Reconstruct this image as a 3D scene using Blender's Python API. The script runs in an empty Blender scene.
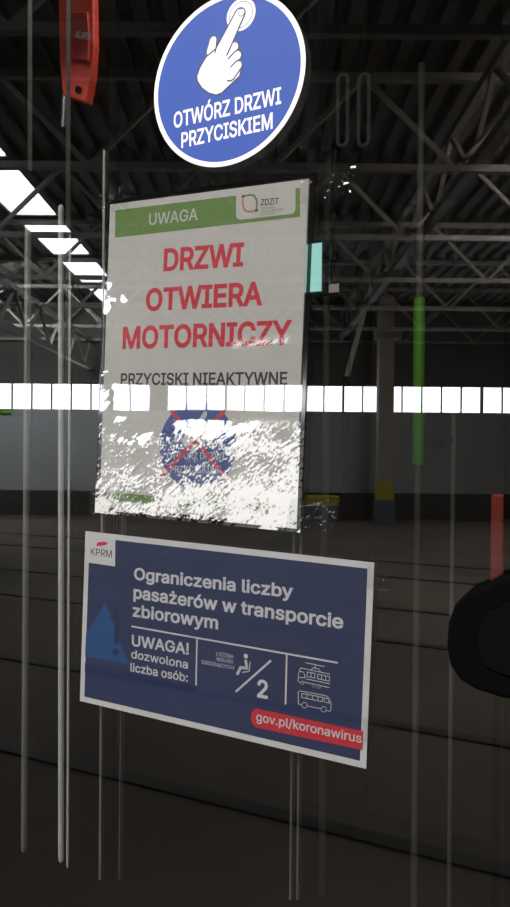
import bpy, bmesh, math, os, random
from mathutils import Vector, Matrix, geometry
random.seed(7)
S = bpy.context.scene
COL = S.collection

# ---------------------------------------------------------------- camera, world, light, exposure
F_PX, IW, IH = 740.0, 510.0, 907.0
RG = ((0.8964, 0.0389, -0.4416), (-0.0431, 0.9991, 0.0006), (0.4412, 0.0184, 0.8972))   # camera axes in the glass frame
CG = Vector((0.353, -0.0765, 0.5891))
TS, TC = math.sin(0.034), math.cos(0.034)
ZC = 1.8685                                        # height of the notice's centre above the hall floor


def g2w(x, y, z=0.0):
    """glass frame (x right, y up, z towards the viewer) -> world (glass is the plane y = 0)"""
    return Vector((TC*x + TS*y, -z, -TS*x + TC*y + ZC))


def gdir(v):
    return Vector((TC*v[0] + TS*v[1], -v[2], -TS*v[0] + TC*v[1]))


CAM = g2w(*CG)
RIGHT, UP, BACK = (gdir(r).normalized() for r in RG)
cam_data = bpy.data.cameras.new('camera')
cam_data.sensor_fit = 'VERTICAL'
cam_data.sensor_height = 36.0
cam_data.lens = 36.0*F_PX/IH
cam_data.clip_start = 0.01
cam_data.clip_end = 200
cam = bpy.data.objects.new('camera', cam_data)
COL.objects.link(cam)
m = Matrix.Identity(4)
for i in range(3):
    m[i][0], m[i][1], m[i][2], m[i][3] = RIGHT[i], UP[i], BACK[i], CAM[i]
cam.matrix_world = m
S.camera = cam

S.view_settings.view_transform = 'Standard'
S.view_settings.look = 'None'
S.view_settings.gamma = 1.0
S.view_settings.use_curve_mapping = False
S.view_settings.exposure = 0.0

world = bpy.data.worlds.new('world')
S.world = world
world.use_nodes = True
world.node_tree.nodes['Background'].inputs[0].default_value = (0.75, 0.85, 1.0, 1)
world.node_tree.nodes['Background'].inputs[1].default_value = 0.02

# hall frame: a to the right in the mirrored view, b away from the tram, c above the camera
fw = Vector((-BACK.x, -BACK.y, 0)).normalized()
HB = Vector((fw.x, -fw.y, 0))
HA = Vector((fw.y, fw.x, 0))


def hall(a, b, c):
    return Vector((CAM.x, -CAM.y, CAM.z)) + HA*a + HB*b + Vector((0, 0, c))


def hall_frame(o):
    """give a hall object axes along the hall"""
    M = Matrix.Identity(4)
    for i in range(3):
        M[i][0], M[i][1], M[i][2], M[i][3] = -HA[i], HB[i], (0, 0, 1)[i], (CAM.x, -CAM.y, CAM.z)[i]
    I = M.inverted()
    for v in o.data.vertices: v.co = I @ v.co
    o.matrix_world = M
    return o


def area(name, loc, target, sx, sy, watts, colr=(1, 1, 1), spread=180):
    d = bpy.data.lights.new(name, 'AREA')
    d.shape = 'RECTANGLE'
    d.size, d.size_y, d.energy, d.color = sx, sy, watts, colr
    d.spread = math.radians(spread)
    o = bpy.data.objects.new(name, d)
    COL.objects.link(o)
    o.location = loc
    o.rotation_euler = (target - loc).to_track_quat('-Z', 'Y').to_euler()
    return o


area('added_fill_stickers', hall(0.6, 4.4, 3.8), Vector((0, 0, 1.85)), 2.4, 1.2, 92, (1, 0.97, 0.94), 65)  # added fill with no visible source, brightens the stickers
area('added_fill_far_wall', hall(-7.0, 15.5, 3.8), hall(-7.5, 20, -0.3), 5.0, 1.6, 900, (0.95, 0.98, 1.0))  # unseen fill added to lift the left of the far wall
area('added_fill_floor', hall(5.0, 8.0, 3.8), hall(2.0, 12, -1.65), 4.0, 4.0, 900, (1.0, 0.95, 0.9))  # extra light put in to brighten the hall floor
area('added_fill_tram', Vector((0.05, 0.27, 2.72)), Vector((0.0, 0.6, 1.0)), 0.9, 0.2, 9, (1, 0.97, 0.92))  # no fitting here: light added to brighten the red box inside


# ---------------------------------------------------------------- helpers
def on_glass(u, v):
    """photo pixel -> point on the outer face of the glass (world)"""
    d = RIGHT*((u - IW/2)/F_PX) - UP*((v - IH/2)/F_PX) - BACK
    return CAM + d*(-CAM.y/d.y)


def behind(u, v, y):
    """point inside the tram, y metres behind the glass"""
    d = RIGHT*((u - IW/2)/F_PX) - UP*((v - IH/2)/F_PX) - BACK
    return CAM + d*((y - CAM.y)/d.y)


def tag(o, label=None, cat=None, group=None, kind=None):
    if label: o['label'] = label
    if cat: o['category'] = cat
    if group: o['group'] = group
    if kind: o['kind'] = kind
    return o


def empty(name, loc, rot=(0, 0, 0)):
    o = bpy.data.objects.new(name, None)
    COL.objects.link(o)
    o.empty_display_size = 0.05
    o.location = loc
    o.rotation_euler = rot
    return o


class MB:
    def __init__(s):
        s.v, s.f, s.sm = [], [], []

    def add(s, vs, fs, smooth=False):
        n = len(s.v)
        s.v += [Vector(p) for p in vs]
        s.f += [tuple(i + n for i in f) for f in fs]
        s.sm += [smooth]*len(fs)
        return s

    def corners(s, P):
        return s.add(P, [(0, 1, 2, 3), (4, 7, 6, 5), (0, 4, 5, 1), (1, 5, 6, 2), (2, 6, 7, 3), (3, 7, 4, 0)])

    def box(s, lo, hi, fn=None):
        (x0, y0, z0), (x1, y1, z1) = lo, hi
        P = [(x0, y0, z0), (x1, y0, z0), (x1, y1, z0), (x0, y1, z0), (x0, y0, z1), (x1, y0, z1), (x1, y1, z1), (x0, y1, z1)]
        return s.corners([fn(*p) if fn else p for p in P])

    def bar(s, p0, p1, w, h=None):
        p0, p1 = Vector(p0), Vector(p1)
        h = h or w
        t = (p1 - p0).normalized()
        ref = Vector((0, 0, 1)) if abs(t.z) < 0.95 else HA
        u = t.cross(ref).normalized()
        k = u.cross(t).normalized()
        P = []
        for q in (p0, p1):
            P += [q - u*w/2 - k*h/2, q + u*w/2 - k*h/2, q + u*w/2 + k*h/2, q - u*w/2 + k*h/2]
        return s.corners(P)

    def tube(s, pts, r, n=14, rad=None, caps=True):
        pts = [Vector(p) for p in pts]
        t0 = (pts[1] - pts[0]).normalized()
        u = t0.orthogonal().normalized()
        vs, fs = [], []
        for i, p in enumerate(pts):
            t = (pts[min(i + 1, len(pts) - 1)] - pts[max(i - 1, 0)]).normalized()
            u = (u - t*u.dot(t)).normalized()
            k = t.cross(u)
            rr = rad[i] if rad else r
            for j in range(n):
                a = 2*math.pi*j/n
                vs.append(p + (u*math.cos(a) + k*math.sin(a))*rr)
        for i in range(len(pts) - 1):
            for j in range(n):
                fs.append((i*n + j, i*n + (j + 1) % n, (i + 1)*n + (j + 1) % n, (i + 1)*n + j))
        s.add(vs, fs, True)
        if caps:
            s.add(vs[:n], [tuple(range(n))[::-1]])
            s.add(vs[-n:], [tuple(range(n))])
        return s

    def prism(s, poly, y0, y1):
        """polygon given as (x, z), thick from y0 (front) to y1"""
        n = len(poly)
        vs = [(x, y0, z) for x, z in poly] + [(x, y1, z) for x, z in poly]
        return s.add(vs, [tuple(range(n)), tuple(range(2*n - 1, n - 1, -1))] + [(i, i + n, (i + 1) % n + n, (i + 1) % n) for i in range(n)])

    def build(s, name, mat, parent=None, smooth_all=False, bevel=0):
        me = bpy.data.meshes.new(name)
        me.from_pydata(s.v, [], s.f)
        for p, q in zip(me.polygons, s.sm):
            p.use_smooth = q or smooth_all
        bm = bmesh.new()
        bm.from_mesh(me)
        bmesh.ops.recalc_face_normals(bm, faces=bm.faces)
        bm.to_mesh(me)
        bm.free()
        me.materials.append(mat)
        o = bpy.data.objects.new(name, me)
        COL.objects.link(o)
        if parent: o.parent = parent
        if bevel:
            b = o.modifiers.new('bevel', 'BEVEL')
            b.width, b.segments, b.limit_method = bevel, 3, 'ANGLE'
        return o


def recentre(o):
    """move a single-mesh thing's origin to its base"""
    vs = [v.co for v in o.data.vertices]
    c = Vector(((min(v.x for v in vs) + max(v.x for v in vs))/2, (min(v.y for v in vs) + max(v.y for v in vs))/2, min(v.z for v in vs)))
    for v in o.data.vertices: v.co -= c
    o.location = c
    return o


# ---------------------------------------------------------------- materials
def mat(name, colr, rough=0.6, metal=0.0, noise=0.0, nscale=8.0, spec=0.4, bump=0.0):
    M = bpy.data.materials.new(name)
    M.use_nodes = True
    nt = M.node_tree
    b = nt.nodes['Principled BSDF']
    b.inputs['Base Color'].default_value = (*colr, 1)
    b.inputs['Roughness'].default_value = rough
    b.inputs['Metallic'].default_value = metal
    b.inputs['Specular IOR Level'].default_value = spec
    if noise or bump:
        tc = nt.nodes.new('ShaderNodeTexCoord')
        nz = nt.nodes.new('ShaderNodeTexNoise')
        nz.inputs['Scale'].default_value = nscale
        nz.inputs['Detail'].default_value = 4
        nt.links.new(tc.outputs['Object'], nz.inputs['Vector'])
        if noise:
            rp = nt.nodes.new('ShaderNodeValToRGB')
            rp.color_ramp.elements[0].position, rp.color_ramp.elements[1].position = 0.3, 0.7
            rp.color_ramp.elements[0].color = (*[c*(1 - noise) for c in colr], 1)
            rp.color_ramp.elements[1].color = (*[min(1, c*(1 + noise)) for c in colr], 1)
            nt.links.new(nz.outputs[0], rp.inputs[0])
            nt.links.new(rp.outputs[0], b.inputs['Base Color'])
        if bump:
            bp = nt.nodes.new('ShaderNodeBump')
            bp.inputs['Strength'].default_value = bump
            bp.inputs['Distance'].default_value = 0.01
            nt.links.new(nz.outputs[0], bp.inputs['Height'])
            nt.links.new(bp.outputs[0], b.inputs['Normal'])
    return M


def glow(name, colr, strength):
    M = bpy.data.materials.new(name)
    M.use_nodes = True
    nt = M.node_tree
    nt.nodes.remove(nt.nodes['Principled BSDF'])
    e = nt.nodes.new('ShaderNodeEmission')
    e.inputs[0].default_value = (*colr, 1)
    e.inputs[1].default_value = strength
    nt.links.new(e.outputs[0], nt.nodes['Material Output'].inputs[0])
    return M


def film(name, tint, gloss, rough, painted_glare=None):
    """thin clear sheet: lets light through with a tint and mirrors part of it; haze = white patches painted for crinkled reflections"""
    M = bpy.data.materials.new(name)
    M.use_nodes = True
    nt = M.node_tree
    nt.nodes.remove(nt.nodes['Principled BSDF'])
    t = nt.nodes.new('ShaderNodeBsdfTransparent')
    t.inputs[0].default_value = (*tint, 1)
    g = nt.nodes.new('ShaderNodeBsdfGlossy')
    g.inputs['Roughness'].default_value = rough
    mx = nt.nodes.new('ShaderNodeMixShader')
    mx.inputs[0].default_value = gloss
    nt.links.new(t.outputs[0], mx.inputs[1])
    nt.links.new(g.outputs[0], mx.inputs[2])
    out = mx.outputs[0]
    if painted_glare:
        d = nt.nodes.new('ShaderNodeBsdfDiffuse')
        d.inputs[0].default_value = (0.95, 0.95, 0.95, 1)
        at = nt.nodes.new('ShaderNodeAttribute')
        at.attribute_name = 'glare_amount'
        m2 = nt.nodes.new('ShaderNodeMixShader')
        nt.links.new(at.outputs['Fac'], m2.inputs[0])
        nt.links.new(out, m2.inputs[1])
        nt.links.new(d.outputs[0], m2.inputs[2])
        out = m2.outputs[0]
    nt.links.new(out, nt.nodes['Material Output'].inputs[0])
    return M


GLASS = film('tinted_door_glass', (0.80, 0.81, 0.80), 0.17, 0.0)
POUCH = film('pouch_film', (0.85, 0.85, 0.84), 0.18, 0.015, painted_glare=True)
POUCH_EDGE = film('pouch_edge', (0.35, 0.36, 0.36), 0.12, 0.1)
LAMI = film('poster_film', (0.87, 0.87, 0.87), 0.07, 0.03)
TAPE = film('clear_tape', (0.96, 0.96, 0.95), 0.06, 0.05)

STK_WHITE = mat('sticker_white', (0.88, 0.88, 0.89), 0.55, spec=0.15)
STK_BLUE = mat('sticker_blue', (0.044, 0.092, 0.37), 0.55, spec=0.12)
STK_LINE = mat('sticker_outline', (0.02, 0.03, 0.09), 0.5)
PAPER = mat('notice_paper', (0.47, 0.46, 0.445), 0.7, noise=0.03, nscale=30)
PRINT_GREEN = mat('print_green', (0.11, 0.205, 0.045), 0.6)
PRINT_RED = mat('print_red', (0.50, 0.025, 0.045), 0.6)
PRINT_BLACK = mat('print_black', (0.03, 0.03, 0.035), 0.6)
PRINT_BLUE = mat('print_blue', (0.035, 0.07, 0.24), 0.6)
PRINT_GREY = mat('print_grey', (0.46, 0.46, 0.46), 0.6)
PRINT_ORANGE = mat('print_orange', (0.65, 0.16, 0.08), 0.6)
POST_WHITE = mat('poster_white', (0.66, 0.66, 0.66), 0.65)
POST_BLUE = mat('poster_blue', (0.029, 0.043, 0.112), 0.6, noise=0.12, nscale=5)
POST_BLUE2 = mat('poster_lighter_blue', (0.022, 0.085, 0.25), 0.6)
POST_DARK = mat('poster_dark_blue', (0.018, 0.032, 0.10), 0.6)
POST_RED = mat('poster_red', (0.60, 0.03, 0.05), 0.6)
POST_TEXT = mat('poster_text', (0.62, 0.62, 0.64), 0.6)

CONC = mat('hall_floor_concrete', (0.105, 0.08, 0.06), 0.75, noise=0.3, nscale=0.7)
WALL_P = mat('hall_wall_paint', (0.33, 0.34, 0.35), 0.8, noise=0.06, nscale=0.8)
WALL_U = mat('hall_upper_wall', (0.10, 0.095, 0.09), 0.9, noise=0.2, nscale=1)
DADO = mat('hall_dado', (0.045, 0.04, 0.037), 0.8, noise=0.2, nscale=2)
ROOF = mat('corrugated_roof', (0.105, 0.094, 0.082), 0.6, noise=0.15, nscale=1.5)
STEEL = mat('truss_steel', (0.24, 0.225, 0.205), 0.5, noise=0.15, nscale=2)
PALE = mat('pale_paint', (0.6, 0.58, 0.54), 0.6)
WFRAME = mat('window_bar', (0.05, 0.05, 0.05), 0.6)
RAIL = mat('rail_steel', (0.02, 0.019, 0.018), 0.6)
PIL = mat('pillar_paint', (0.36, 0.325, 0.29), 0.8, noise=0.12, nscale=1.5)
YEL = mat('yellow_paint', (0.42, 0.34, 0.02), 0.7, noise=0.15, nscale=4)
GREYBLUE = mat('grey_blue_paint', (0.10, 0.115, 0.15), 0.8, noise=0.1, nscale=3)
WINDOW_SKY = glow('daylit_window', (0.93, 0.97, 1.0), 8.0)
ROOF_SKY = glow('daylit_rooflight', (0.92, 0.97, 1.0), 8.0)

INNER = mat('tram_lining', (0.03, 0.03, 0.03), 0.8, noise=0.1, nscale=2)
INNER_FLOOR = mat('tram_floor', (0.012, 0.011, 0.010), 0.9, noise=0.3, nscale=8)
BODY = mat('tram_body_paint', (0.5, 0.5, 0.5), 0.35)
RUBBER = mat('black_rubber', (0.004, 0.004, 0.004), 0.9, spec=0.0)
ALU = mat('brushed_aluminium', (0.62, 0.61, 0.58), 0.38, metal=0.7, noise=0.05, nscale=20)
ALU_DARK = mat('dull_aluminium', (0.22, 0.215, 0.20), 0.5, metal=0.3)
BRIGHT = mat('pale_streak', (0.88, 0.88, 0.86), 0.4)
ALU_DIM = mat('grey_pole_paint', (0.13, 0.125, 0.115), 0.5)
GREEN_GRIP = mat('green_grip', (0.12, 0.42, 0.02), 0.5)
RED_PL = mat('red_plastic', (0.75, 0.06, 0.03), 0.4, noise=0.05, nscale=20)
RED_DARK = mat('red_plastic_deep', (0.5, 0.03, 0.02), 0.4)
BLACK_PL = mat('black_plastic', (0.003, 0.003, 0.003), 0.9, spec=0.0)
SEAT_FAB = mat('black_upholstery', (0.014, 0.013, 0.013), 0.9, noise=0.3, nscale=60)
SCREEN = glow('cyan_glow', (0.42, 0.85, 0.78), 1.5)
AMBER = glow('lit_pale_lamp', (0.8, 0.7, 0.6), 0.45)


# ---------------------------------------------------------------- lettering and print on flat things
try:                                               # Blender's own grotesque interface face, else its built-in face
    FONT = bpy.data.fonts.load(os.path.join(bpy.utils.resource_path('LOCAL'), 'datafiles', 'fonts', 'Inter.woff2'))
except Exception:
    FONT = None


def glyphs(t, bold):
    """the outlines of a line of lettering, made heavier by BOLD and filled by winding number"""
    c = bpy.data.curves.new('lettering', 'FONT')
    c.body, c.size, c.resolution_u, c.fill_mode = t, 1.0, 4, 'NONE'
    if FONT: c.font = FONT
    o = bpy.data.objects.new('lettering', c)
    COL.objects.link(o)
    dg = bpy.context.evaluated_depsgraph_get()
    me = bpy.data.meshes.new_from_object(o.evaluated_get(dg))
    bpy.data.objects.remove(o)
    bpy.data.curves.remove(c)
    nxt = {e.vertices[0]: e.vertices[1] for e in me.edges}
    nb = {}
    for e in me.edges:
        nb.setdefault(e.vertices[0], []).append(e.vertices[1])
        nb.setdefault(e.vertices[1], []).append(e.vertices[0])
    seen, loops = set(), []
    for v0 in range(len(me.vertices)):
        if v0 in seen or v0 not in nb: continue
        lp, cur, prev = [v0], v0, None
        seen.add(v0)
        while True:
            nx = cur + 1 if (cur + 1 in nb[cur] and cur + 1 not in seen) else next((k for k in nb[cur] if k not in seen), None)
            if nx is None: break
            lp.append(nx)
            seen.add(nx)
            cur = nx
        pts = []
        for i in lp:
            q = Vector(me.vertices[i].co[:2])
            if not pts or (q - pts[-1]).length > 1e-5: pts.append(q)
        if len(pts) > 2 and (pts[0] - pts[-1]).length < 1e-5: pts.pop()
        if len(pts) > 2: loops.append(pts)
    bpy.data.meshes.remove(me)

    def ar(p): return sum(a.x*b.y - b.x*a.y for a, b in zip(p, p[1:] + p[:1]))/2
    sgn = 1 if ar(max(loops, key=lambda p: abs(ar(p)))) > 0 else -1
    if bold:
        new = []
        for p in loops:
            q = []
            for i in range(len(p)):
                e0, e1 = (p[i] - p[i - 1]).normalized(), (p[(i + 1) % len(p)] - p[i]).normalized()
                n0, n1 = Vector((e0.y, -e0.x)), Vector((e1.y, -e1.x))
                mvec = n0 + n1
                if mvec.length < 0.3: mvec = n0
                mvec = mvec.normalized()
                q.append(p[i] + mvec*(sgn*bold/max(0.55, mvec.dot(n0))))
            new.append(q)
        loops = new
    vs, es = [], []
    for p in loops:
        k = len(vs)
        vs += p
        es += [(k + i, k + (i + 1) % len(p)) for i in range(len(p))]
    ov, _e, of, *_r = geometry.delaunay_2d_cdt(vs, es, [], 0, 1e-6)
    keep = []
    for f in of:
        cx, cy = sum(ov[i].x for i in f)/3, sum(ov[i].y for i in f)/3
        wn = 0
        for p in loops:
            for a, b in zip(p, p[1:] + p[:1]):
                if (a.y <= cy) != (b.y <= cy):
                    if a.x + (cy - a.y)/(b.y - a.y)*(b.x - a.x) > cx: wn += 1 if b.y > a.y else -1
        if wn*sgn > 0: keep.append(tuple(f))
    return ov, keep


class Flat:
    """a flat thing on the glass: an Empty on it, with print laid on in thin layers; local x right, z up, -y to the viewer"""
    def __init__(s, name, origin, roll, y=-0.0006):
        s.root = empty(name, (origin.x, y, origin.z), (0, roll, 0))
        s.inv = (Matrix.Translation(s.root.location) @ Matrix.Rotation(roll, 4, 'Y')).inverted()

    def px(s, u, v):
        q = s.inv @ on_glass(u, v)
        return (q.x, q.z)

    def poly(s, name, pxs, material, y, th=0.00004, local=False, parent=None):
        p = [q if local else s.px(*q) for q in pxs]
        return MB().prism(p, y, y + th).build(name, material, parent or s.root)

    def strokes(s, name, lines, w_px, material, y, th=0.00004, parent=None):
        b = MB()
        for ln in lines:
            for (a, c) in zip(ln[:-1], ln[1:]):
                p, q = Vector(s.px(*a)), Vector(s.px(*c))
                w = w_px*0.00085
                d = (q - p)
                if d.length < 1e-7: continue
                d.normalize()
                n = Vector((-d.y, d.x))*w/2
                p, q = p - d*w*0.4, q + d*w*0.4
                b.prism([p - n, q - n, q + n, p + n], y, y + th)
        return b.build(name, material, parent or s.root)

    def text(s, body, bl, br, cap, material, y, bold=0.02, name='lettering', parent=None):
        """baseline from pixel bl to pixel br, capital height in px at bl"""
        p0, p1, p2 = Vector(s.px(*bl)), Vector(s.px(*br)), Vector(s.px(bl[0], bl[1] - cap))
        h = abs((p2 - p0).dot(Vector((-(p1 - p0).y, (p1 - p0).x)).normalized()))

        V, T = glyphs(body, bold)
        hy = max(q.y for q in glyphs('H', 0)[0])
        x0, x1 = min(q.x for q in V), max(q.x for q in V)
        d = p1 - p0
        L = d.length
        d.normalize()
        n = Vector((-d.y, d.x))
        out = []
        for v in V:
            q = p0 + d*((v.x - x0)/(x1 - x0)*L) + n*(v.y/hy*h)
            out.append((q.x, y, q.y))
        me = bpy.data.meshes.new(name)
        me.from_pydata(out, [], T)
        me.materials.append(material)
        o = bpy.data.objects.new(name, me)
        COL.objects.link(o)
        o.parent = parent or s.root
        return o


def circle(cx, cz, r, n=72, r2=None):
    return [(cx + r*math.cos(2*math.pi*i/n), cz + (r2 or r)*math.sin(2*math.pi*i/n)) for i in range(n)]


def capsule(a, b, ra, rb, n=14):
    a, b = Vector(a), Vector(b)
    d = (b - a).normalized()
    t = math.atan2(d.y, d.x)
    out = []
    for i in range(n + 1):
        k = t + math.pi/2 + math.pi*i/n
        out.append((a.x + ra*math.cos(k), a.y + ra*math.sin(k)))
    for i in range(n + 1):
        k = t - math.pi/2 + math.pi*i/n
        out.append((b.x + rb*math.cos(k), b.y + rb*math.sin(k)))
    return out


def hand_symbol(b_out, b_in, T, y):
    """pointing hand drawn as outlined shapes, back to front; T maps sticker units (px of the photo) to local; fills two mesh builders"""
    w = T((1, 0), True)*1.7
    k = 0
    layers = [('cap', (213.6, 40.5), (211.5, 51.5), 3.3, 4.5),      # thumb
              ('poly', [(214, 52), (222, 44), (237, 58), (241.5, 67), (239.5, 76), (231, 84), (222, 92.5), (217, 94.6), (210, 93),
                        (203, 88), (198.6, 81.5), (197.8, 77), (201, 68), (207, 58)]),                                                  # palm
              ('cap', (234.5, 47.5), (226, 58), 4.2, 5.2),
              ('cap', (237.5, 56), (229.5, 66), 4.0, 5.0),
              ('cap', (238.3, 66), (231, 75), 3.8, 5.0),
              ('cap', (240.2, 14.5), (222.5, 51), 4.6, 6.6)]        # pointing finger
    for L in layers:
        if L[0] == 'cap':
            pa, pb = T(L[1]), T(L[2])
            sc = T((1, 0), True)
            b_out.prism(capsule(pa, pb, L[3]*sc + w, L[4]*sc + w), y - k*2e-5, y - k*2e-5 + 1e-5)
            b_in.prism(capsule(pa, pb, L[3]*sc, L[4]*sc), y - k*2e-5 - 1e-5, y - k*2e-5)
        else:
            P = [Vector(T(q)) for q in L[1]]
            c = sum(P, Vector((0, 0)))/len(P)
            b_out.prism([tuple(q + (q - c).normalized()*w) for q in P], y - k*2e-5, y - k*2e-5 + 1e-5)
            b_in.prism([tuple(q) for q in P], y - k*2e-5 - 1e-5, y - k*2e-5)
        k += 1
    # a white bridge so the knuckles run into the palm without a line
    b_in.prism([T(q) for q in [(216, 53), (224, 50), (229, 61), (232, 72), (226, 84), (214, 88), (204, 78), (207, 64)]], y - k*2e-5 - 1e-5, y - k*2e-5)


# ================================================================ the hall (behind the viewer, seen in the glass)
HF = -CAM.z                                        # floor level in the hall frame
B_END = 20.0
A0, A1, B0 = -13.0, 13.0, -7.0
ROOF_C = 3.95
SKY0, SKY1 = -4.15, -3.38

hall_frame(tag(MB().box((A0, B0, HF - 0.2), (A1, B_END + 0.3, HF), hall).build('floor', CONC), kind='structure'))
w = MB()
w.box((A0, B_END, HF + 0.67), (A1, B_END + 0.3, 1.07), hall)
hall_frame(tag(w.build('wall_far', WALL_P), kind='structure'))
hall_frame(tag(MB().box((A0, B_END - 0.04, HF), (A1, B_END + 0.3, HF + 0.67), hall).build('baseboard_far', DADO), kind='structure'))
hall_frame(tag(MB().box((A0, B_END, 1.79), (A1, B_END + 0.3, ROOF_C + 0.4), hall).build('wall_far_upper', WALL_U), kind='structure'))
hall_frame(tag(MB().box((A0 - 0.3, B0, HF), (A0, B_END + 0.3, ROOF_C + 0.4), hall).build('wall_left', WALL_U), kind='structure'))
hall_frame(tag(MB().box((A1, B0, HF), (A1 + 0.3, B_END + 0.3, ROOF_C + 0.4), hall).build('wall_right', WALL_U), kind='structure'))
hall_frame(tag(MB().box((A0, B0 - 0.3, HF), (A1, B0, ROOF_C + 0.4), hall).build('wall_back', WALL_U), kind='structure'))


def corrugated(a0, a1, name):
    b = MB()
    pitch = 0.28
    prof = []
    a = a0
    while a < a1 - 1e-6:
        for da, dc in ((0, 0), (0.12, 0), (0.15, 0.07), (0.25, 0.07)):
            if a + da <= a1: prof.append((a + da, ROOF_C + dc))
        a += pitch
    prof.append((a1, ROOF_C))
    n = len(prof)
    vs = [hall(p, B0, c) for p, c in prof] + [hall(p, B_END + 0.2, c) for p, c in prof] + \
         [hall(p, B0, ROOF_C + 0.15) for p, c in prof] + [hall(p, B_END + 0.2, ROOF_C + 0.15) for p, c in prof]
    fs = []
    for i in range(n - 1):
        fs += [(i, i + 1, n + i + 1, n + i), (2*n + i, 3*n + i, 3*n + i + 1, 2*n + i + 1)]
    b.add(vs, fs)
    hall_frame(tag(b.build(name, ROOF), kind='structure'))


corrugated(A0, SKY0, 'ceiling')
corrugated(SKY1, A1, 'ceiling_right')

# rooflight panes between the trusses
TRUSS_B = [2.7, 5.2, 7.7, 10.2, 12.7, 15.2, 17.7, 19.85]
rl = tag(empty('window_9', hall((SKY0 + SKY1)/2, 5, ROOF_C)), kind='structure')
for i, b0 in enumerate([-4.8, -2.3, 0.2] + TRUSS_B[:-1]):
    b1 = b0 + (2.5 if b0 < 17 else 2.35)
    p = MB().box((SKY0 + 0.03, b0 + 0.16, ROOF_C + 0.012), (SKY1 - 0.03, b1 - (0.16 if b0 < 17 else 0.1), ROOF_C + 0.05), hall).build('rooflight_pane', ROOF_SKY)
    p.parent = rl
    p.matrix_parent_inverse = Matrix.Translation(-rl.location)
    f = MB()
    for t in (0.16, b1 - b0 - 0.16 if b0 < 17 else b1 - b0 - 0.1):
        f.box((SKY0, b0 + t - 0.03, ROOF_C - 0.005), (SKY1, b0 + t + 0.03, ROOF_C + 0.05), hall)
    q = f.build('rooflight_bar', STEEL)
    q.parent = rl
    q.matrix_parent_inverse = Matrix.Translation(-rl.location)
cv = MB()
for b0 in TRUSS_B[:-1] + [-4.8, -2.3, 0.2]:
    cv.box((SKY0, b0 - 0.14, ROOF_C + 0.0), (SKY1, b0 + 0.14, ROOF_C + 0.15), hall)
hall_frame(tag(cv.build('ceiling_rooflight_curb', ROOF), kind='structure'))

# the ribbon of windows on the far wall
pw = 0.535
BAYS = [(-12.9, 24), (-2.40, 3), (-0.82, 6), (2.37, 7), (6.16, 12)]
edge = A0
for n, (x0, k_) in enumerate(BAYS):
    x1 = min(x0 + k_*pw, A1 - 0.05)
    if n == 0: x0, x1 = -2.86 - 19*pw, -2.86
    r = tag(empty('window_%d' % (n + 1), hall((x0 + x1)/2, B_END, 1.2)), kind='structure')
    gl = MB().box((x0, B_END + 0.12, 1.075), (x1, B_END + 0.15, 1.785), hall).build('window_pane', WINDOW_SKY)
    fr = MB()
    xa = x0
    while xa < x1 + 0.01:
        fr.box((xa - 0.018, B_END + 0.06, 1.075), (xa + 0.018, B_END + 0.11, 1.785), hall)
        xa += pw
    fr.box((x0, B_END + 0.06, 1.06), (x1, B_END + 0.11, 1.085), hall)
    fr.box((x0, B_END + 0.06, 1.775), (x1, B_END + 0.11, 1.80), hall)
    for o in (gl, fr.build('window_frame', WFRAME)):
        o.parent = r
        o.matrix_parent_inverse = Matrix.Translation(-r.location)
    hall_frame(tag(MB().box((edge, B_END, 1.07), (x0, B_END + 0.3, 1.79), hall).build('trim_%d' % (n + 1), WALL_U), kind='structure'))
    edge = x1
hall_frame(tag(MB().box((edge, B_END, 1.07), (A1, B_END + 0.3, 1.79), hall).build('trim_7', WALL_U), kind='structure'))


def set_parent(o, r):
    o.parent = r
    o.matrix_parent_inverse = r.matrix_world.inverted() if False else (Matrix.Translation(r.location) @ r.rotation_euler.to_matrix().to_4x4()).inverted()


# roof trusses across the hall
ordw = ['farthest', 'second farthest', 'third farthest', 'fourth farthest', 'fourth nearest', 'third nearest', 'second nearest', 'nearest'][::-1]
for i, b in enumerate(TRUSS_B):
    r = empty('roof_truss', hall(0, b, ROOF_C - 0.95))
    tag(r, 'dark steel lattice roof truss crossing the hall, %s of the reflected row' % ordw[i], 'truss', 'roof trusses of the depot hall')
    lo, hi = ROOF_C - 1.0, ROOF_C - 0.06
    set_parent(MB().bar(hall(A0 + .01, b, hi), hall(A1 - .01, b, hi), 0.08, 0.08).build('top_chord', STEEL), r)
    set_parent(MB().bar(hall(A0 + .01, b, lo), hall(A1 - .01, b, lo), 0.07, 0.07).build('bottom_chord', STEEL), r)
    d = MB()
    a = A0 + 0.8
    k = 0
    while a < A1 - 1.0:
        d.bar(hall(a, b, lo if k % 2 else hi), hall(a + 0.95, b, hi if k % 2 else lo), 0.05, 0.05)
        a += 0.95
        k += 1
    set_parent(d.build('lattice', STEEL), r)

# lattice girders running the length of the hall
for a, lo, hi, b0, lab in ((-4.45, 2.20, 2.95, 4.0, 'pale lattice girder running lengthwise below the rooflight strip'),
                           (2.3, 3.05, 3.75, 4.0, 'dark steel beam running lengthwise at right, under the corrugated roof')):
    r = tag(empty('lattice_girder', hall(a, 12, lo)), lab, 'girder')
    set_parent(MB().bar(hall(a, b0, lo), hall(a, B_END - 0.05, lo), 0.12, 0.10).build('bottom_chord', STEEL), r)
    set_parent(MB().bar(hall(a, b0, hi), hall(a, B_END - 0.05, hi), 0.10, 0.10).build('top_chord', STEEL), r)
    d = MB()
    b, k = b0, 0
    while b < B_END - 0.6:
        d.bar(hall(a, b, lo if k % 2 else hi), hall(a, min(b + 0.8, B_END - 0.05), hi if k % 2 else lo), 0.05, 0.05)
        b += 0.8
        k += 1
    set_parent(d.build('lattice', STEEL), r)

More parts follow.
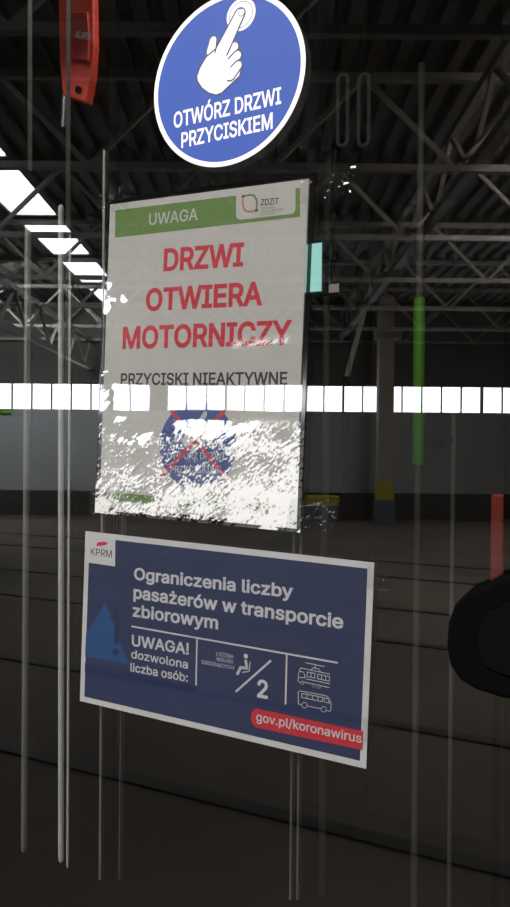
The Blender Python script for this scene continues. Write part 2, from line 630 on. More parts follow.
# pillar with a yellow band, its slanting brace
r = tag(empty('hall_pillar', hall(3.32, 18.7, HF)), 'grey brown concrete pillar with a yellow band above a grey blue foot', 'pillar')
set_parent(MB().box((3.08, 18.45, -1.19), (3.45, 18.85, ROOF_C), hall).build('shaft', PIL), r)
o = MB().box((3.06, 18.42, -1.19), (3.47, 18.88, -0.74), hall).build('warning_band', YEL)
o['label'] = 'yellow painted band'
set_parent(o, r)
o = MB().box((3.04, 18.40, HF), (3.49, 18.9, -1.19), hall).build('foot', GREYBLUE)
o['label'] = 'grey blue painted foot'
set_parent(o, r)
set_parent(MB().box((3.0, 18.38, 2.85), (3.62, 18.92, 3.1), hall).build('capital', PIL), r)
recentre(tag(MB().bar(hall(2.09, 17.0, 1.74), hall(2.66, 17.0, 3.9), 0.13, 0.10).build('diagonal_brace', PALE), 'pale slanting steel brace rising beside the banded pillar', 'brace'))

r = tag(empty('concrete_barrier', hall(1.75, 19.2, HF)), 'low grey barrier with a yellow top beside the banded pillar', 'barrier')
set_parent(MB().box((1.35, 18.95, HF), (2.15, 19.45, -1.40), hall).build('block', GREYBLUE, bevel=0.02), r)
o = MB().box((1.33, 18.93, -1.40), (2.17, 19.47, -1.14), hall).build('cap', YEL, bevel=0.02)
set_parent(o, r)
BLUE_P = mat('blue_paint', (0.05, 0.09, 0.28), 0.6)
r = tag(empty('tool_trolley', hall(-1.45, 18.6, HF)), 'small blue and yellow trolley on the floor behind the gap between notices', 'trolley')
set_parent(MB().box((-1.9, 18.4, HF + 0.12), (-1.0, 18.8, HF + 0.42), hall).build('body', BLUE_P, bevel=0.02), r)
set_parent(MB().box((-1.6, 18.37, HF + 0.18), (-1.3, 18.41, HF + 0.40), hall).build('yellow_plate', YEL), r)
for sa in (-1.75, -1.15):
    set_parent(MB().tube([hall(sa, 18.42, HF + 0.06), hall(sa, 18.78, HF + 0.06)], 0.06).build('wheel', RUBBER), r)

o = MB().box((-7.2, 19.90, 0.96), (-6.6, 19.98, 1.065), hall).build('green_sign', GREEN_GRIP)
recentre(tag(o, 'small bright green sign on the far wall under the windows', 'sign'))

# rails parallel to the tram
for i, (d, lab) in enumerate(((2.7, 'first'), (4.13, 'second'), (6.2, 'third'), (7.63, 'fourth'), (9.7, 'fifth'), (11.13, 'sixth'))):
    o = MB().box((-13, -d - 0.05, 0.0), (6, -d + 0.05, 0.012)).build('tram_rail', RAIL)
    recentre(tag(o, 'dark steel rail sunk in the hall floor, %s out from the door' % lab, 'rail', 'rails in the hall floor'))

# ================================================================ the tram around the door
TY, TX0, TX1, TZ0, TZ1 = 2.3, -3.0, 3.0, 0.32, 2.75
GX0, GX1, GZ0, GZ1 = -0.46, 0.50, 0.50, 2.40
bd = MB()
bd.box((TX0, 0.0, TZ0), (GX0 - 0.05, 0.06, TZ1))
bd.box((GX1 + 0.05, 0.0, TZ0), (TX1, 0.06, TZ1))
bd.box((GX0 - 0.05, 0.0, GZ1 + 0.05), (GX1 + 0.05, 0.06, TZ1))
bd.box((GX0 - 0.05, 0.0, TZ0), (GX1 + 0.05, 0.06, GZ0 - 0.05))
tag(bd.build('wall_tram_front', BODY), kind='structure')
tag(MB().box((TX0, TY, TZ0), (TX1, TY + 0.06, TZ1)).build('wall_tram_back', INNER), kind='structure')
tag(MB().box((TX0 - 0.06, 0, TZ0), (TX0, TY + 0.06, TZ1)).build('wall_tram_left', INNER), kind='structure')
tag(MB().box((TX1, 0, TZ0), (TX1 + 0.06, TY + 0.06, TZ1)).build('wall_tram_right', INNER), kind='structure')
tag(MB().box((TX0, 0, 0.0), (TX1, TY + 0.06, TZ0)).build('floor_tram', INNER_FLOOR), kind='structure')
tag(MB().box((TX0 - 0.06, 0, TZ1), (TX1 + 0.06, TY + 0.06, TZ1 + 0.08)).build('ceiling_tram', INNER), kind='structure')

door = tag(empty('tram_door', (0.02, 0.01, GZ0)), 'dark tinted glass tram door leaf carrying the three notices', 'door')
fr = MB()
fr.box((GX0 - 0.05, -0.004, GZ0 - 0.05), (GX0, 0.03, GZ1 + 0.05))
fr.box((GX1, -0.004, GZ0 - 0.05), (GX1 + 0.05, 0.03, GZ1 + 0.05))
fr.box((GX0, -0.004, GZ1), (GX1, 0.03, GZ1 + 0.05))
fr.box((GX0, -0.004, GZ0 - 0.05), (GX1, 0.03, GZ0))
set_parent(fr.build('door_frame', RUBBER), door)
gp = MB().box((GX0, 0.0, GZ0), (GX1, 0.006, GZ1)).build('glass_pane', GLASS)
set_parent(gp, door)


def vstrip(pts, w, y, material, name, parent, d=0.006):
    """upright strip on the inner side of the glass through photo points top and bottom"""
    (u0, v0), (u1, v1) = pts
    p, q = behind(u0, v0, y), behind(u1, v1, y)
    b = MB().box((p.x - w/2, y, min(p.z, q.z)), (p.x + w/2, y + d, max(p.z, q.z)))
    for v in b.v:
        t = (v.z - q.z)/(p.z - q.z)
        v.x += (q.x - p.x)*(1 - t)
    o = b.build(name, material)
    if parent: set_parent(o, parent)
    return o


vstrip(((103.9, 150), (99.6, 880)), 0.0026, 0.010, ALU, 'seal_strip', door)
vstrip(((122, 500), (119, 880)), 0.0011, 0.012, ALU_DARK, 'seal_strip', door)
vstrip(((113, -10), (108, 880)), 0.008, 0.016, RUBBER, 'rubber_seal', door)
vstrip(((66.5, -10), (66, 440)), 0.0005, 0.010, ALU_DIM, 'seal_strip', door)
vstrip(((28, -10), (28, 170)), 0.0006, 0.010, ALU_DIM, 'seal_strip', door)
vstrip(((294, 500), (290, 900)), 0.0020, 0.010, ALU_DARK, 'seal_strip', door)
vstrip(((301, 500), (297, 900)), 0.0020, 0.012, ALU_DARK, 'seal_strip', door)
vstrip(((507, -10), (508, 905)), 0.006, 0.010, RUBBER, 'rubber_seal', door)


# upright poles inside
def pole(name, u, v0, v1, y, r, material, label, cat, u1=None):
    p, q = behind(u, v0, y), behind(u1 or u, v1, y)
    o = MB().tube([(q.x, y, q.z), (p.x, y, p.z)], r).build(name, material)
    return recentre(tag(o, label, cat))


def full_pole(name, u, v, y, r, material, label, cat, parts=False):
    p = behind(u, v, y)
    o = MB().tube([(p.x, y, TZ0), (p.x, y, TZ1)], r).build(name, material)
    if not parts: recentre(tag(o, label, cat))
    return p, o


def rod(u0, v0, u1, v1, r_, material, label):
    yr = 0.0064 + r_  # solid rods added along bright reflected streaks, mounting made up
    p, q = behind(u0, v0, yr), behind(u1, v1, yr)
    t = tag(empty('streak_rod', (q.x, yr, q.z)), label, 'handrail')
    set_parent(MB().tube([q + (p - q)*0.01, p + (q - p)*0.01], r_).build('rail', material), t)
    for e_, f_ in ((q, p), (p, q)):
        k = (f_ - e_)*0.01
        set_parent(MB().tube([e_, e_ + k*0.3, e_ + k*1.02], r_, rad=[r_*0.5, r_*0.9, r_*0.98]).build('end_cap', material), t)


rod(28, 225, 24, 852, 0.0034, ALU, 'dull grey upright rod for a reflected streak nearest the left edge of the door')
rod(61, 205, 61, 862, 0.0030, BRIGHT, 'bright thin upright rod for a reflected streak just right of the dull grey one')
rod(70, 235, 67.5, 868, 0.0012, BRIGHT, 'very thin bright rod for a reflected streak, close beside the bright upright one')
full_pole('grab_pole', 325, 500, 1.7, 0.012, ALU_DIM, 'slim grey grab pole in front of the opposite door', 'pole')
p = behind(417, 560, 1.25)
t = tag(empty('grab_pole', (p.x, 1.25, TZ0)), 'grey grab pole with a long bright green grip sleeve', 'pole')
set_parent(MB().tube([(p.x, 1.25, TZ0), (p.x, 1.25, TZ1)], 0.0085).build('pole', ALU_DIM), t)
z0, z1 = behind(417, 465, 1.25).z, behind(417, 298, 1.25).z
o = MB().tube([(p.x, 1.25, z0), (p.x, 1.25, z0 + 0.006), (p.x, 1.25, z1 - 0.006), (p.x, 1.25, z1)], 0.0145, rad=[0.012, 0.0145, 0.0145, 0.012]).build('grip_sleeve', GREEN_GRIP)
o['label'] = 'bright green sleeve'
set_parent(o, t)
p = behind(453, 470, 1.0)
t = tag(empty('grab_pole', (p.x, 1.0, TZ0)), 'thin grey floor-standing pole with a black knob, left of the red post', 'pole')
set_parent(MB().tube([(p.x, 1.0, TZ0), (p.x, 1.0, behind(454, 386, 1.0).z)], 0.0048).build('pole', ALU_DIM), t)
k = behind(441, 440, 1.0)
kb = MB()
kb.tube([(p.x, 1.0, k.z), (k.x, 1.0, k.z)], 0.008)
kb.tube([(k.x + 0.006, 1.0, k.z), (k.x, 1.0, k.z), (k.x - 0.012, 1.0, k.z), (k.x - 0.018, 1.0, k.z)], 0.02, rad=[0.012, 0.019, 0.019, 0.010])
set_parent(kb.build('knob', BLACK_PL), t)

# emergency release box
Y = 0.16


def B(u, v, y=Y):
    q = behind(u, v, y)
    return (q.x, q.z)


r = tag(empty('emergency_release', (B(75, 50)[0], Y, B(75, 103)[1])), 'red emergency release box with white lettering at the upper left, behind the glass', 'emergency release')
body = MB().prism([B(57, -30), B(92, -30), B(93, 45), B(91, 75), B(86, 103), B(62, 95), B(59, 60)], Y, Y + 0.014).build('housing', RED_PL, bevel=0.003)
set_parent(body, r)
flap = MB().prism([B(73, 14), B(90, 14), B(91.5, 40), B(90.5, 63), B(71.5, 61), B(72, 35)], Y - 0.006, Y - 0.0005).build('cover', RED_DARK, bevel=0.0015)
set_parent(flap, r)
ky = MB().tube([(B(79, 90)[0], Y - 0.003, B(79, 90)[1]), (B(79, 90)[0], Y + 0.002, B(79, 90)[1])], 0.0042, n=20).build('keyhole', BLACK_PL)
set_parent(ky, r)


class Board(Flat):
    def __init__(s, root, y):
        s.root, s.y = root, y
        s.inv = Matrix.Translation(root.location).inverted()

    def px(s, u, v):
        q = s.inv @ behind(u, v, s.y)
        return (q.x, q.z)


bw = Board(r, Y - 0.006)
o = bw.text('ALARM', (75, 38), (91, 40.5), 7, mat('white_lettering', (0.8, 0.75, 0.72), 0.5), -0.0072)
q0, q1 = behind(66, 90, Y + 0.007), behind(64, 128, Y + 0.007)
o = MB().tube([(q0.x, Y + 0.007, q0.z), (q1.x, Y + 0.007, q1.z)], 0.0042).build('release_rod', mat('bluish_steel', (0.55, 0.6, 0.7), 0.25, metal=0.8))
o['label'] = 'bluish steel rod'
set_parent(o, r)
# bracket that carries the box from the tram ceiling
z_top = behind(75, -30, Y).z
bx = B(75, 0)[0]
set_parent(MB().box((bx - 0.012, Y + 0.002, z_top - 0.01), (bx + 0.012, Y + 0.012, TZ1)).build('bracket', ALU_DARK), r)

# two hanging straps
for (u, lab) in ((343, 'dark hanging strap loop nearer the blue round sticker'), (364, 'dark hanging strap loop, second from the blue round sticker')):
    p0 = behind(u, 75, 0.9)
    t = tag(empty('hand_strap', (p0.x, 0.9, behind(u, 148, 0.9).z)), lab, 'strap', 'hanging straps inside the tram')
    zt, zb = behind(u, 80, 0.9).z, behind(u, 146, 0.9).z
    hw = 0.011
    pts = []
    for i in range(13):
        k = math.pi*i/12
        pts.append((p0.x + hw*math.cos(k), 0.9, zt + hw*math.sin(k)))
    for i in range(13):
        k = math.pi + math.pi*i/12
        pts.append((p0.x + hw*math.cos(k), 0.9, zb + hw + hw*math.sin(k)))
    pts.append(pts[0])
    set_parent(MB().tube(pts, 0.0042, n=10, caps=False).build('loop', INNER), t)
    set_parent(MB().box((p0.x - 0.006, 0.898, zt + hw), (p0.x + 0.006, 0.902, TZ1)).build('webbing', RUBBER), t)

# opposite door leaf with a rounded window
Y2 = TY - 0.05


def rounded(x0, x1, z0, z1, rr, n=8):
    out = []
    for cx, cz, a in ((x1 - rr, z1 - rr, 0), (x0 + rr, z1 - rr, 90), (x0 + rr, z0 + rr, 180), (x1 - rr, z0 + rr, 270)):
        for i in range(n + 1):
            k = math.radians(a + 90*i/n)
            out.append((cx + rr*math.cos(k), cz + rr*math.sin(k)))
    return out


a, b_ = behind(296, 494, Y2), behind(349, 293, Y2)
r = tag(empty('opposite_door', ((a.x + b_.x)/2, Y2, TZ0)), 'dark opposite door with a round-cornered panel behind the slim grab pole', 'door')
set_parent(MB().box((a.x - 0.12, Y2 + 0.02, TZ0), (b_.x + 0.08, TY - 0.001, 2.5)).build('door_leaf', INNER), r)
set_parent(MB().prism(rounded(a.x, b_.x, a.z, b_.z, 0.05), Y2, Y2 + 0.02).build('window_surround', RUBBER), r)
set_parent(MB().prism(rounded(a.x + 0.025, b_.x - 0.025, a.z + 0.025, b_.z - 0.025, 0.035), Y2 - 0.004, Y2 - 0.0005).build('dark_pane', mat('dark_pane', (0.02, 0.022, 0.024), 0.5)), r)

# lit screen added for a pale patch of unknown kind past the notice
Y3 = 0.5
c0, c1 = behind(303, 292.5, Y3), behind(321.5, 242.5, Y3)
r = tag(empty('lit_panel', ((c0.x + c1.x)/2, Y3, c0.z)), 'pale cyan glowing panel of unknown kind peeking out past the white notice at upper right', 'display')
set_parent(MB().box((c0.x - 0.004, Y3 + 0.002, c0.z - 0.002), (c1.x + 0.0015, Y3 + 0.03, c1.z + 0.0015)).build('casing', BLACK_PL), r)
set_parent(MB().box((c0.x, Y3, c0.z), (c1.x, Y3 + 0.002, c1.z)).build('glowing_face', SCREEN), r)
set_parent(MB().box((c0.x - 0.008, Y3 + 0.03, c0.z + 0.01), (c0.x + 0.012, Y3 + 0.05, TZ1)).build('bracket', BLACK_PL), r)
Y4 = 1.6
c0, c1 = behind(328.5, 292.5, Y4), behind(338.5, 283.5, Y4)
r = tag(empty('indicator_lamp', ((c0.x + c1.x)/2, Y4, c0.z)), 'small pale square lamp just right of the cyan panel', 'lamp')
set_parent(MB().box((c0.x, Y4, c0.z), (c1.x, Y4 + 0.004, c1.z)).build('lens', AMBER), r)
set_parent(MB().box((c0.x - 0.004, Y4 + 0.004, c0.z - 0.004), (c1.x + 0.004, Y4 + 0.03, c1.z + 0.004)).build('casing', BLACK_PL), r)
set_parent(MB().box((c0.x, Y4 + 0.01, c1.z), (c0.x + 0.012, Y4 + 0.03, TZ1)).build('bracket', BLACK_PL), r)

# red post and unidentified black shape at the right edge
Y5 = 0.75
p0, p1 = behind(490, 575, Y5), behind(504, 495, Y5)
t = tag(empty('red_post', ((p0.x + p1.x)/2, Y5, TZ0)), 'short red post standing just above the black rounded shape at right', 'post')
set_parent(MB().box((p0.x, Y5, behind(490, 590, Y5).z), (p1.x, Y5 + 0.03, p1.z)).build('red_head', mat('red_paint', (0.26, 0.03, 0.022), 0.6), bevel=0.004), t)
set_parent(MB().box((p0.x + 0.006, Y5 + 0.006, TZ0), (p1.x - 0.006, Y5 + 0.024, behind(490, 590, Y5).z)).build('stem', BLACK_PL), t)
set_parent(MB().box((p0.x - 0.01, Y5 - 0.01, TZ0), (p1.x + 0.01, Y5 + 0.04, TZ0 + 0.012)).build('base_plate', ALU_DARK), t)
pts = [(505.5, 572), (492, 580), (472, 588), (460, 600), (453.5, 618), (452, 640), (455, 658), (464, 672), (480, 682), (505, 690)]
P = [on_glass(u, v) for u, v in pts]
P = [(q.x, q.z) for q in P]
P = P + [(P[-1][0] + 0.05, P[-1][1]), (P[0][0] + 0.05, P[0][1])]
t = tag(empty('unidentified_black_shape', (P[0][0], -0.001, min(q[1] for q in P))), 'unidentified black rounded shape built on the glass at the right edge, below the red post', 'unidentified shape')
set_parent(MB().prism(P, -0.022, -0.001).build('housing', BLACK_PL, bevel=0.004), t)  # solid built for a dark shape in the reflection, kind unknown
rec = [((x - P[0][0])*0.55 + P[0][0] + 0.006, (z - (P[0][1] + P[9][1])/2)*0.6 + (P[0][1] + P[9][1])/2) for x, z in P]
set_parent(MB().prism(rec, -0.025, -0.0225).build('front_plate', RUBBER, bevel=0.001), t)

# ================================================================ round blue sticker
SC = Vector(g2w(0.0197, 0.2476))
st = Flat('round_sticker', SC, math.radians(-0.5))
tag(st.root, 'round blue sticker with a white hand pressing a button, stuck above the notices', 'sticker')
o = st.poly('backing', circle(0, 0, 0.0777, 128), STK_WHITE, 0.0, 0.0003, local=True)
st.poly('blue_field', circle(0, 0, 0.0732, 128), STK_BLUE, -0.00005, local=True)
CBX, CBZ = st.px(241.3, 15)
btn = MB()
bl = MB()
bl.prism(circle(CBX, CBZ, 0.0150), -0.00009, -0.00006)
btn.prism(circle(CBX, CBZ, 0.0145), -0.00013, -0.00010)
bl.prism(circle(CBX, CBZ, 0.0118), -0.00016, -0.00014)
btn.prism(circle(CBX, CBZ, 0.0112), -0.00020, -0.00017)


def T_st(q, scale=False):
    if scale: return 0.00096
    return st.px(*q)


hb_o, hb_i = MB(), MB()
hand_symbol(hb_o, hb_i, T_st, -0.00024)
o = btn.build('button_symbol', STK_WHITE, st.root)
q = bl.build('button_outline', STK_LINE, o)
o = hb_i.build('hand_symbol', STK_WHITE, st.root)
q = hb_o.build('hand_outline', STK_LINE, o)
nb = st.px(242, 13)
MB().prism(circle(nb[0], nb[1], 0.0036, 32), -0.00042, -0.00041).build('nail_outline', STK_LINE, o)
MB().prism(circle(nb[0], nb[1], 0.0029, 32), -0.00044, -0.00043).build('nail', STK_WHITE, o)
st.text('OTWÓRZ DRZWI', (174.1, 128.2), (281.4, 103.5), 14.8, STK_WHITE, -0.0001, 0.016)
st.text('PRZYCISKIEM', (181.7, 148), (272.9, 128.5), 14.5, STK_WHITE, -0.0001, 0.016)

# ================================================================ white notice in a clear pouch
nt_ = Flat('door_notice', Vector(g2w(0, 0)), math.radians(1.948))
tag(nt_.root, 'white sheet with red capitals and a crossed-out button in a crinkled clear pouch', 'notice')
nt_.poly('paper_sheet', [(-.105, -.1485), (.105, -.1485), (.105, .1485), (-.105, .1485)], PAPER, -0.0004, 0.0003, local=True)
yb = -0.00050
hd = nt_.poly('header_band', [(115.9, 210.7), (300.7, 188.1), (300.4, 217.2), (115.7, 237.9)], PRINT_GREEN, yb)
nt_.poly('logo_field', [(236.8, 190), (296.0, 183.5), (296.0, 209), (294.5, 213), (291.5, 214.4), (241, 220.2), (237.6, 219), (236.6, 216)], PAPER, yb - .0001)
nt_.text('UWAGA', (149.6, 225.4), (198.3, 220.0), 11, PAPER, yb - .0001, 0.012)
lg = nt_.strokes('logo', [[(245, 196.6), (250, 195.4), (254.5, 196), (257, 199.5), (257.4, 204), (257.2, 210)]], 1.8, PRINT_GREEN, yb - .0002)
nt_.strokes('logo_curve', [[(243.4, 198.5), (243.6, 205), (244.6, 209.5), (247.5, 212), (252, 212), (257.2, 211)]], 1.8, PRINT_ORANGE, yb - .00018, parent=lg)
nt_.strokes('logo_dots', [[(243.2, 196.8), (244.6, 196.6)], [(256.4, 211), (257.8, 210.8)]], 2.2, PRINT_BLACK, yb - .00024, parent=lg)
nt_.text('ZDZiT', (261.3, 205.9), (279.1, 204.4), 6.0, PRINT_BLACK, yb - .0002, 0.012)
nt_.text('ZARZĄD DRÓG', (261.6, 210.0), (275, 208.7), 2.0, PRINT_GREEN, yb - .0002, 0.0)
nt_.text('ZIELENI I TRANSPORTU', (261.7, 213.0), (284.6, 210.7), 2.0, PRINT_GREEN, yb - .0002, 0.0)
nt_.text('W OLSZTYNIE', (261.7, 216.0), (275, 214.7), 2.0, PRINT_GREEN, yb - .0002, 0.0)
nt_.text('DRZWI', (163.8, 270.8), (243.8, 265.6), 20.7, PRINT_RED, yb, 0.026)
nt_.text('OTWIERA', (146.2, 310.4), (262.8, 304.6), 20.4, PRINT_RED, yb, 0.026)
nt_.text('MOTORNICZY', (123, 348.3), (292, 343.9), 20.3, PRINT_RED, yb, 0.026)
nt_.text('PRZYCISKI NIEAKTYWNE', (121.2, 384.8), (287.6, 384.6), 11, PRINT_BLACK, yb, 0.018)
cc = nt_.px(197.5, 446)
rs = abs(nt_.px(236.3, 446)[0] - nt_.px(158.8, 446)[0])/2
sg = nt_.poly('button_sign', circle(cc[0], cc[1], rs + 0.0012), PRINT_GREY, yb, local=True)
nt_.poly('sign_field', circle(cc[0], cc[1], rs - 0.0006), PRINT_BLUE, yb - .00006, local=True, parent=sg)
RK = rs/0.0777


def T_nt(q, scale=False):
    if scale: return 0.00096*RK
    p = st.px(*q)
    return (cc[0] + p[0]*RK, cc[1] + p[1]*RK)


ho, hi_ = MB(), MB()
hand_symbol(ho, hi_, T_nt, yb - .00012)
o = hi_.build('hand_symbol', PRINT_GREY, sg)
ho.build('hand_outline', PRINT_BLUE, sg)
nt_.text('OTWÓRZ DRZWI', (167.6, 458.9), (225.2, 459.3), 6.6, PRINT_GREY, yb - .0001, 0.014, parent=sg)
nt_.text('PRZYCISKIEM', (170.8, 472.4), (221.4, 473.0), 6.6, PRINT_GREY, yb - .0001, 0.014, parent=sg)
nt_.strokes('red_cross', [[(172.6, 411.5), (230.5, 482.2)], [(224.6, 411.5), (160.6, 478)]], 4.2, PRINT_RED, yb - .0003)
nt_.poly('footer_band', [(105.4, 492), (287.6, 506.3), (287.2, 514.6), (105.2, 500.2)], PRINT_GREEN, yb)

# pouch film: flat above, loose and crinkled below
from mathutils import noise as mnoise
NX, NZ = 210, 310
px0, px1, pz0, pz1 = -.1095, .1105, -.1545, .1530
vs, fs, con = [], [], []


def smooth(a, b, x):
    t = max(0, min(1, (x - a)/(b - a)))
    return t*t*(3 - 2*t)


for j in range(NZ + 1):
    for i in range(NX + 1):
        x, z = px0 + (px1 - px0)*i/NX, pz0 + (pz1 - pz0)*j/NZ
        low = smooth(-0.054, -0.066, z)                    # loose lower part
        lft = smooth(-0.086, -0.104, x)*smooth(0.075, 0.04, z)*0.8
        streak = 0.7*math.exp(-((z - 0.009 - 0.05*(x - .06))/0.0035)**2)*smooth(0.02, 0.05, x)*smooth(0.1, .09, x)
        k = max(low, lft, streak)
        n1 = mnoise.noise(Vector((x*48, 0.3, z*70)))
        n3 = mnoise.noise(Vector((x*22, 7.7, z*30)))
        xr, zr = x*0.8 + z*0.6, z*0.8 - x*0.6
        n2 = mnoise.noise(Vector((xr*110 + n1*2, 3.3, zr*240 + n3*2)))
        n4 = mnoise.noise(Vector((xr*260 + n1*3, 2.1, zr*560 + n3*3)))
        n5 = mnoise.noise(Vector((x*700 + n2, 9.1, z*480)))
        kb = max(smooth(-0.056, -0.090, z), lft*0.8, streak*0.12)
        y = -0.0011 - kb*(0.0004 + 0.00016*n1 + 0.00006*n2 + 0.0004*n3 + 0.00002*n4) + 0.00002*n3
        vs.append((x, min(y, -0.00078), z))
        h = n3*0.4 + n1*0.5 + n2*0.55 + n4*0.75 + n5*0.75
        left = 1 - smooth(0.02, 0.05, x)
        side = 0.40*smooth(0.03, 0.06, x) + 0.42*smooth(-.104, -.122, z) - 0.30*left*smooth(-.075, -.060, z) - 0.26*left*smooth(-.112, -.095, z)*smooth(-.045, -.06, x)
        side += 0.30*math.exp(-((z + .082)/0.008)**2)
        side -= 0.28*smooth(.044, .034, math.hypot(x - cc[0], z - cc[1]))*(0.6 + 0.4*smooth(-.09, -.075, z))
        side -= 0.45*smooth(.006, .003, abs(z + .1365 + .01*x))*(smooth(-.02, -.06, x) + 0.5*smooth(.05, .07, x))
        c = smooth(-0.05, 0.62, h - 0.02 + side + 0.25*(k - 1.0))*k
        con.append(min(1.0, c)*0.70)  # whiteness painted in where the crinkles would mirror the windows
for j in range(NZ):
    for i in range(NX):
        a = j*(NX + 1) + i
        fs.append((a, a + 1, a + NX + 2, a + NX + 1))
pb = MB()
pb.add(vs, fs, True)
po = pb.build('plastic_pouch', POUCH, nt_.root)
ca = po.data.attributes.new('glare_amount', 'FLOAT', 'POINT')
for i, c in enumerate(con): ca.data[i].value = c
# the welded rim of the pouch
rim = MB()
for (x0, z0, x1, z1) in ((px0, pz0, px0 + .0016, pz1), (px1 - .0035, pz0, px1, pz1), (px0, pz1 - .0022, px1, pz1), (px0, pz0, px1, pz0 + .0030)):
    rim.box((x0, -0.00160, z0), (x1, -0.0012, z1))
rm = rim.build('pouch_rim', POUCH_EDGE, nt_.root)
rm['label'] = 'dark welded edge'


def tape(fl, name, quad, seed, y=-0.0016, amp=0.0005, n=26):
    """a crumpled piece of clear tape over a corner"""
    P = [Vector(fl.px(*q)) for q in quad]
    vs, fs = [], []
    for j in range(n + 1):
        for i in range(n + 1):
            s, t = i/n, j/n
            p = (P[0]*(1 - s) + P[1]*s)*(1 - t) + (P[3]*(1 - s) + P[2]*s)*t
            n1 = mnoise.noise(Vector((p.x*90 + seed, seed, p.y*130)))
            n2 = mnoise.noise(Vector((p.x*420 + seed, 5, p.y*420)))
            e = 0.0012*mnoise.noise(Vector((p.x*300, seed*2, p.y*300)))
            vs.append((p.x + e, y - amp*(0.5 + 0.7*n1 + 0.35*n2) - 0.0002, p.y + e))
    for j in range(n):
        for i in range(n):
            a = j*(n + 1) + i
            fs.append((a, a + 1, a + n + 2, a + n + 1))
    b = MB()
    b.add(vs, fs, False)
    o = b.build(name, TAPE, fl.root)
    return o


tape(nt_, 'tape_strip', [(300, 206), (352, 194), (358, 166), (303, 172)], 1.0)
tape(nt_, 'tape_strip', [(288, 528), (336, 531), (339, 502), (292, 497)], 4.0)
tape(nt_, 'tape_strip', [(99, 214), (128, 212), (135, 185), (103, 190)], 8.0, amp=0.0004)
tape(nt_, 'tape_strip', [(90, 516), (124, 521), (122, 496), (92, 488)], 11.0, amp=0.0004)

# ================================================================ blue information poster
po_ = Flat('information_poster', Vector(g2w(0.0278, -0.2591)), math.radians(1.81))
tag(po_.root, 'blue landscape poster with white border and red web address bar, lowest on the glass', 'poster')
HW, HH = 0.2981/2, 0.1707/2
po_.poly('sheet', [(-HW, -HH), (HW, -HH), (HW, HH), (-HW, HH)], POST_WHITE, -0.0003, 0.0003, local=True)
e = 0.0055
y1 = -0.00038
po_.poly('blue_field', [(-HW + e, -HH + e), (HW - e, -HH + e), (HW - e, HH - e), (-HW + e, HH - e)], POST_BLUE, y1, local=True)
po_.poly('triangle', [(106, 602), (129, 664), (85.6, 656), (86.6, 634)], POST_BLUE2, y1 - .00004)
po_.poly('dark_stripe', [(85.5, 662), (196, 686), (196, 692), (85.3, 672)], POST_DARK, y1 - .00003)
po_.poly('exclamation_mark', [(114.5, 609), (121, 610), (119.5, 644), (115.2, 643)], POST_DARK, y1 - .00008)
po_.poly('exclamation_dot', circle(*po_.px(116.6, 651.5), 0.0034, 24), POST_DARK, y1 - .00008, local=True)
lb = po_.poly('logo_box', [(87.3, 534), (116, 537.5), (115.6, 566.3), (85.9, 562)], POST_WHITE, y1 - .00006)
po_.text('KPRM', (91.4, 555.0), (112.4, 557.6), 7.2, PRINT_BLACK, y1 - .00012, 0.0, parent=lb)
po_.poly('flag', [(98, 542.5), (102, 541.6), (108.5, 542.2), (107, 544.8), (103, 545.6), (97, 546)], POST_RED, y1 - .00012, parent=lb)
yt = y1 - .00012
po_.text('Ograniczenia liczby', (134.6, 579.0), (293.5, 597.6), 11.2, POST_TEXT, yt, 0.022)
po_.text('pasażerów w transporcie', (134, 597.7), (343.5, 628.3), 11.6, POST_TEXT, yt, 0.022)
po_.text('zbiorowym', (133.2, 615.8), (218.6, 628.8), 11.6, POST_TEXT, yt, 0.022)
po_.strokes('rule', [[(132.7, 626.2), (337.5, 662.4)]], 1.8, POST_TEXT, yt)
po_.strokes('rule', [[(197.5, 638), (196.6, 684.5)]], 1.8, POST_TEXT, yt)
po_.strokes('rule', [[(287.2, 654), (286.0, 703.3)]], 1.8, POST_TEXT, yt)
po_.text('UWAGA!', (132.4, 645.2), (189.4, 654.2), 10.4, POST_TEXT, yt, 0.020)
po_.text('dozwolona', (131.7, 657.5), (188.4, 668.4), 8.0, POST_TEXT, yt, 0.014)
po_.text('liczba osób:', (131, 670.8), (188.4, 681.6), 8.2, POST_TEXT, yt, 0.014)
po_.text('LICZBA', (216.9, 655.0), (233.9, 658.2), 3.6, POST_TEXT, yt, 0.0)
po_.text('MIEJSC', (217.4, 660.4), (233.9, 663.6), 3.6, POST_TEXT, yt, 0.0)
po_.text('SIEDZĄCYCH', (202, 663.2), (234.2, 669.4), 3.6, POST_TEXT, yt, 0.0)
ic = po_.strokes('seated_figure_icon', [[(246.3, 660.5), (247.3, 667.4)], [(247.3, 667.8), (241, 667.4)], [(241, 667.4), (238, 673.5)]], 3.0, POST_TEXT, yt)
po_.strokes('chair_line', [[(250.6, 662), (249.6, 671), (243, 672)]], 1.1, POST_TEXT, yt, parent=ic)
po_.poly('head', circle(*po_.px(246.3, 655.9), 0.0021, 24), POST_TEXT, yt, local=True, parent=ic)
po_.strokes('slash', [[(270.9, 660.7), (236.7, 691)]], 2.1, POST_TEXT, yt)
po_.text('2', (257.6, 696.2), (268.2, 698.2), 17, POST_TEXT, yt, 0.02)


def K(u, v): return (280 + u/7.846, 650 + v/7.846)


def circ_px(u, v, r_, n=16): return [K(u + r_*math.cos(2*math.pi*i/n), v + r_*math.sin(2*math.pi*i/n)) for i in range(n + 1)]


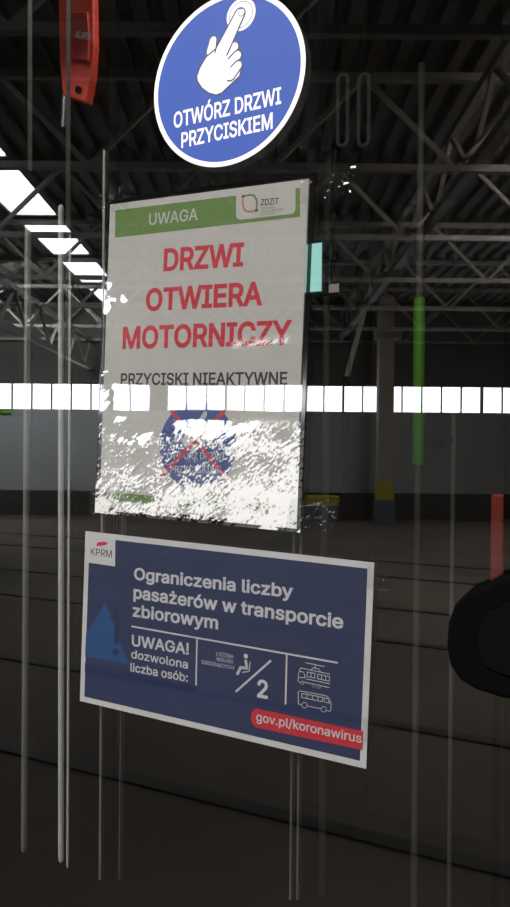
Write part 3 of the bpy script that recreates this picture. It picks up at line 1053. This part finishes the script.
tram = [[K(205, 97), K(350, 128)], [K(280, 110), K(280, 138)], [K(248, 155), K(262, 138), K(305, 146), K(320, 165)],
        [K(395, 187), K(165, 138), K(150, 185), K(145, 240), K(165, 255)], [K(160, 165), K(190, 172), K(203, 215), K(150, 212)],
        [K(218, 170), K(278, 182), K(276, 218), K(216, 206), K(218, 170)], [K(248, 176), K(246, 212)],
        [K(300, 187), K(392, 206), K(390, 242), K(298, 223), K(300, 187)], [K(331, 193), K(329, 229)], [K(362, 200), K(360, 236)],
        [K(212, 225), K(392, 262)], [K(195, 250), K(390, 292)], circ_px(180, 256, 12), circ_px(268, 276, 13), circ_px(308, 284, 13)]
po_.strokes('tram_icon', tram, 0.75, POST_TEXT, yt)
bus = [[K(148, 420), K(146, 330), K(160, 318), K(365, 356), K(385, 370), K(404, 415), K(402, 470), K(392, 478), K(368, 472)],
       [K(148, 420), K(172, 428)], [K(218, 436), K(324, 458)], [K(176, 338), K(338, 368), K(336, 402), K(174, 370), K(176, 338)],
       [K(217, 346), K(215, 378)], [K(260, 354), K(258, 386)], [K(302, 362), K(300, 394)], [K(350, 372), K(378, 378), K(392, 414), K(349, 404), K(350, 372)],
       circ_px(195, 430, 21), circ_px(346, 462, 21)]
po_.strokes('bus_icon', bus, 0.75, POST_TEXT, yt)
pill = [(363.6, 730.9), (363.0, 749.6), (257, 727.2), (253.4, 724.6), (251.6, 719.5), (251.8, 713.5), (253.8, 709.4), (257, 708.2)]
pl = po_.poly('address_bar', pill, POST_RED, y1 - .0001)
po_.text('gov.pl/koronawirus', (256.6, 720.2), (361.9, 742.6), 8.4, POST_TEXT, y1 - .0002, 0.012, parent=pl)
fl = MB()
fl.box((-HW - .0006, -0.00115, -HH - .0006), (HW + .0006, -0.0008, HH + .0006))
fl.build('laminate', LAMI, po_.root)
tape(po_, 'tape_strip', [(362, 742), (388, 738), (392, 712), (365, 716)], 15.0, amp=0.0005)
tape(po_, 'tape_strip', [(366, 588), (392, 590), (394, 566), (368, 564)], 19.0, amp=0.0006)
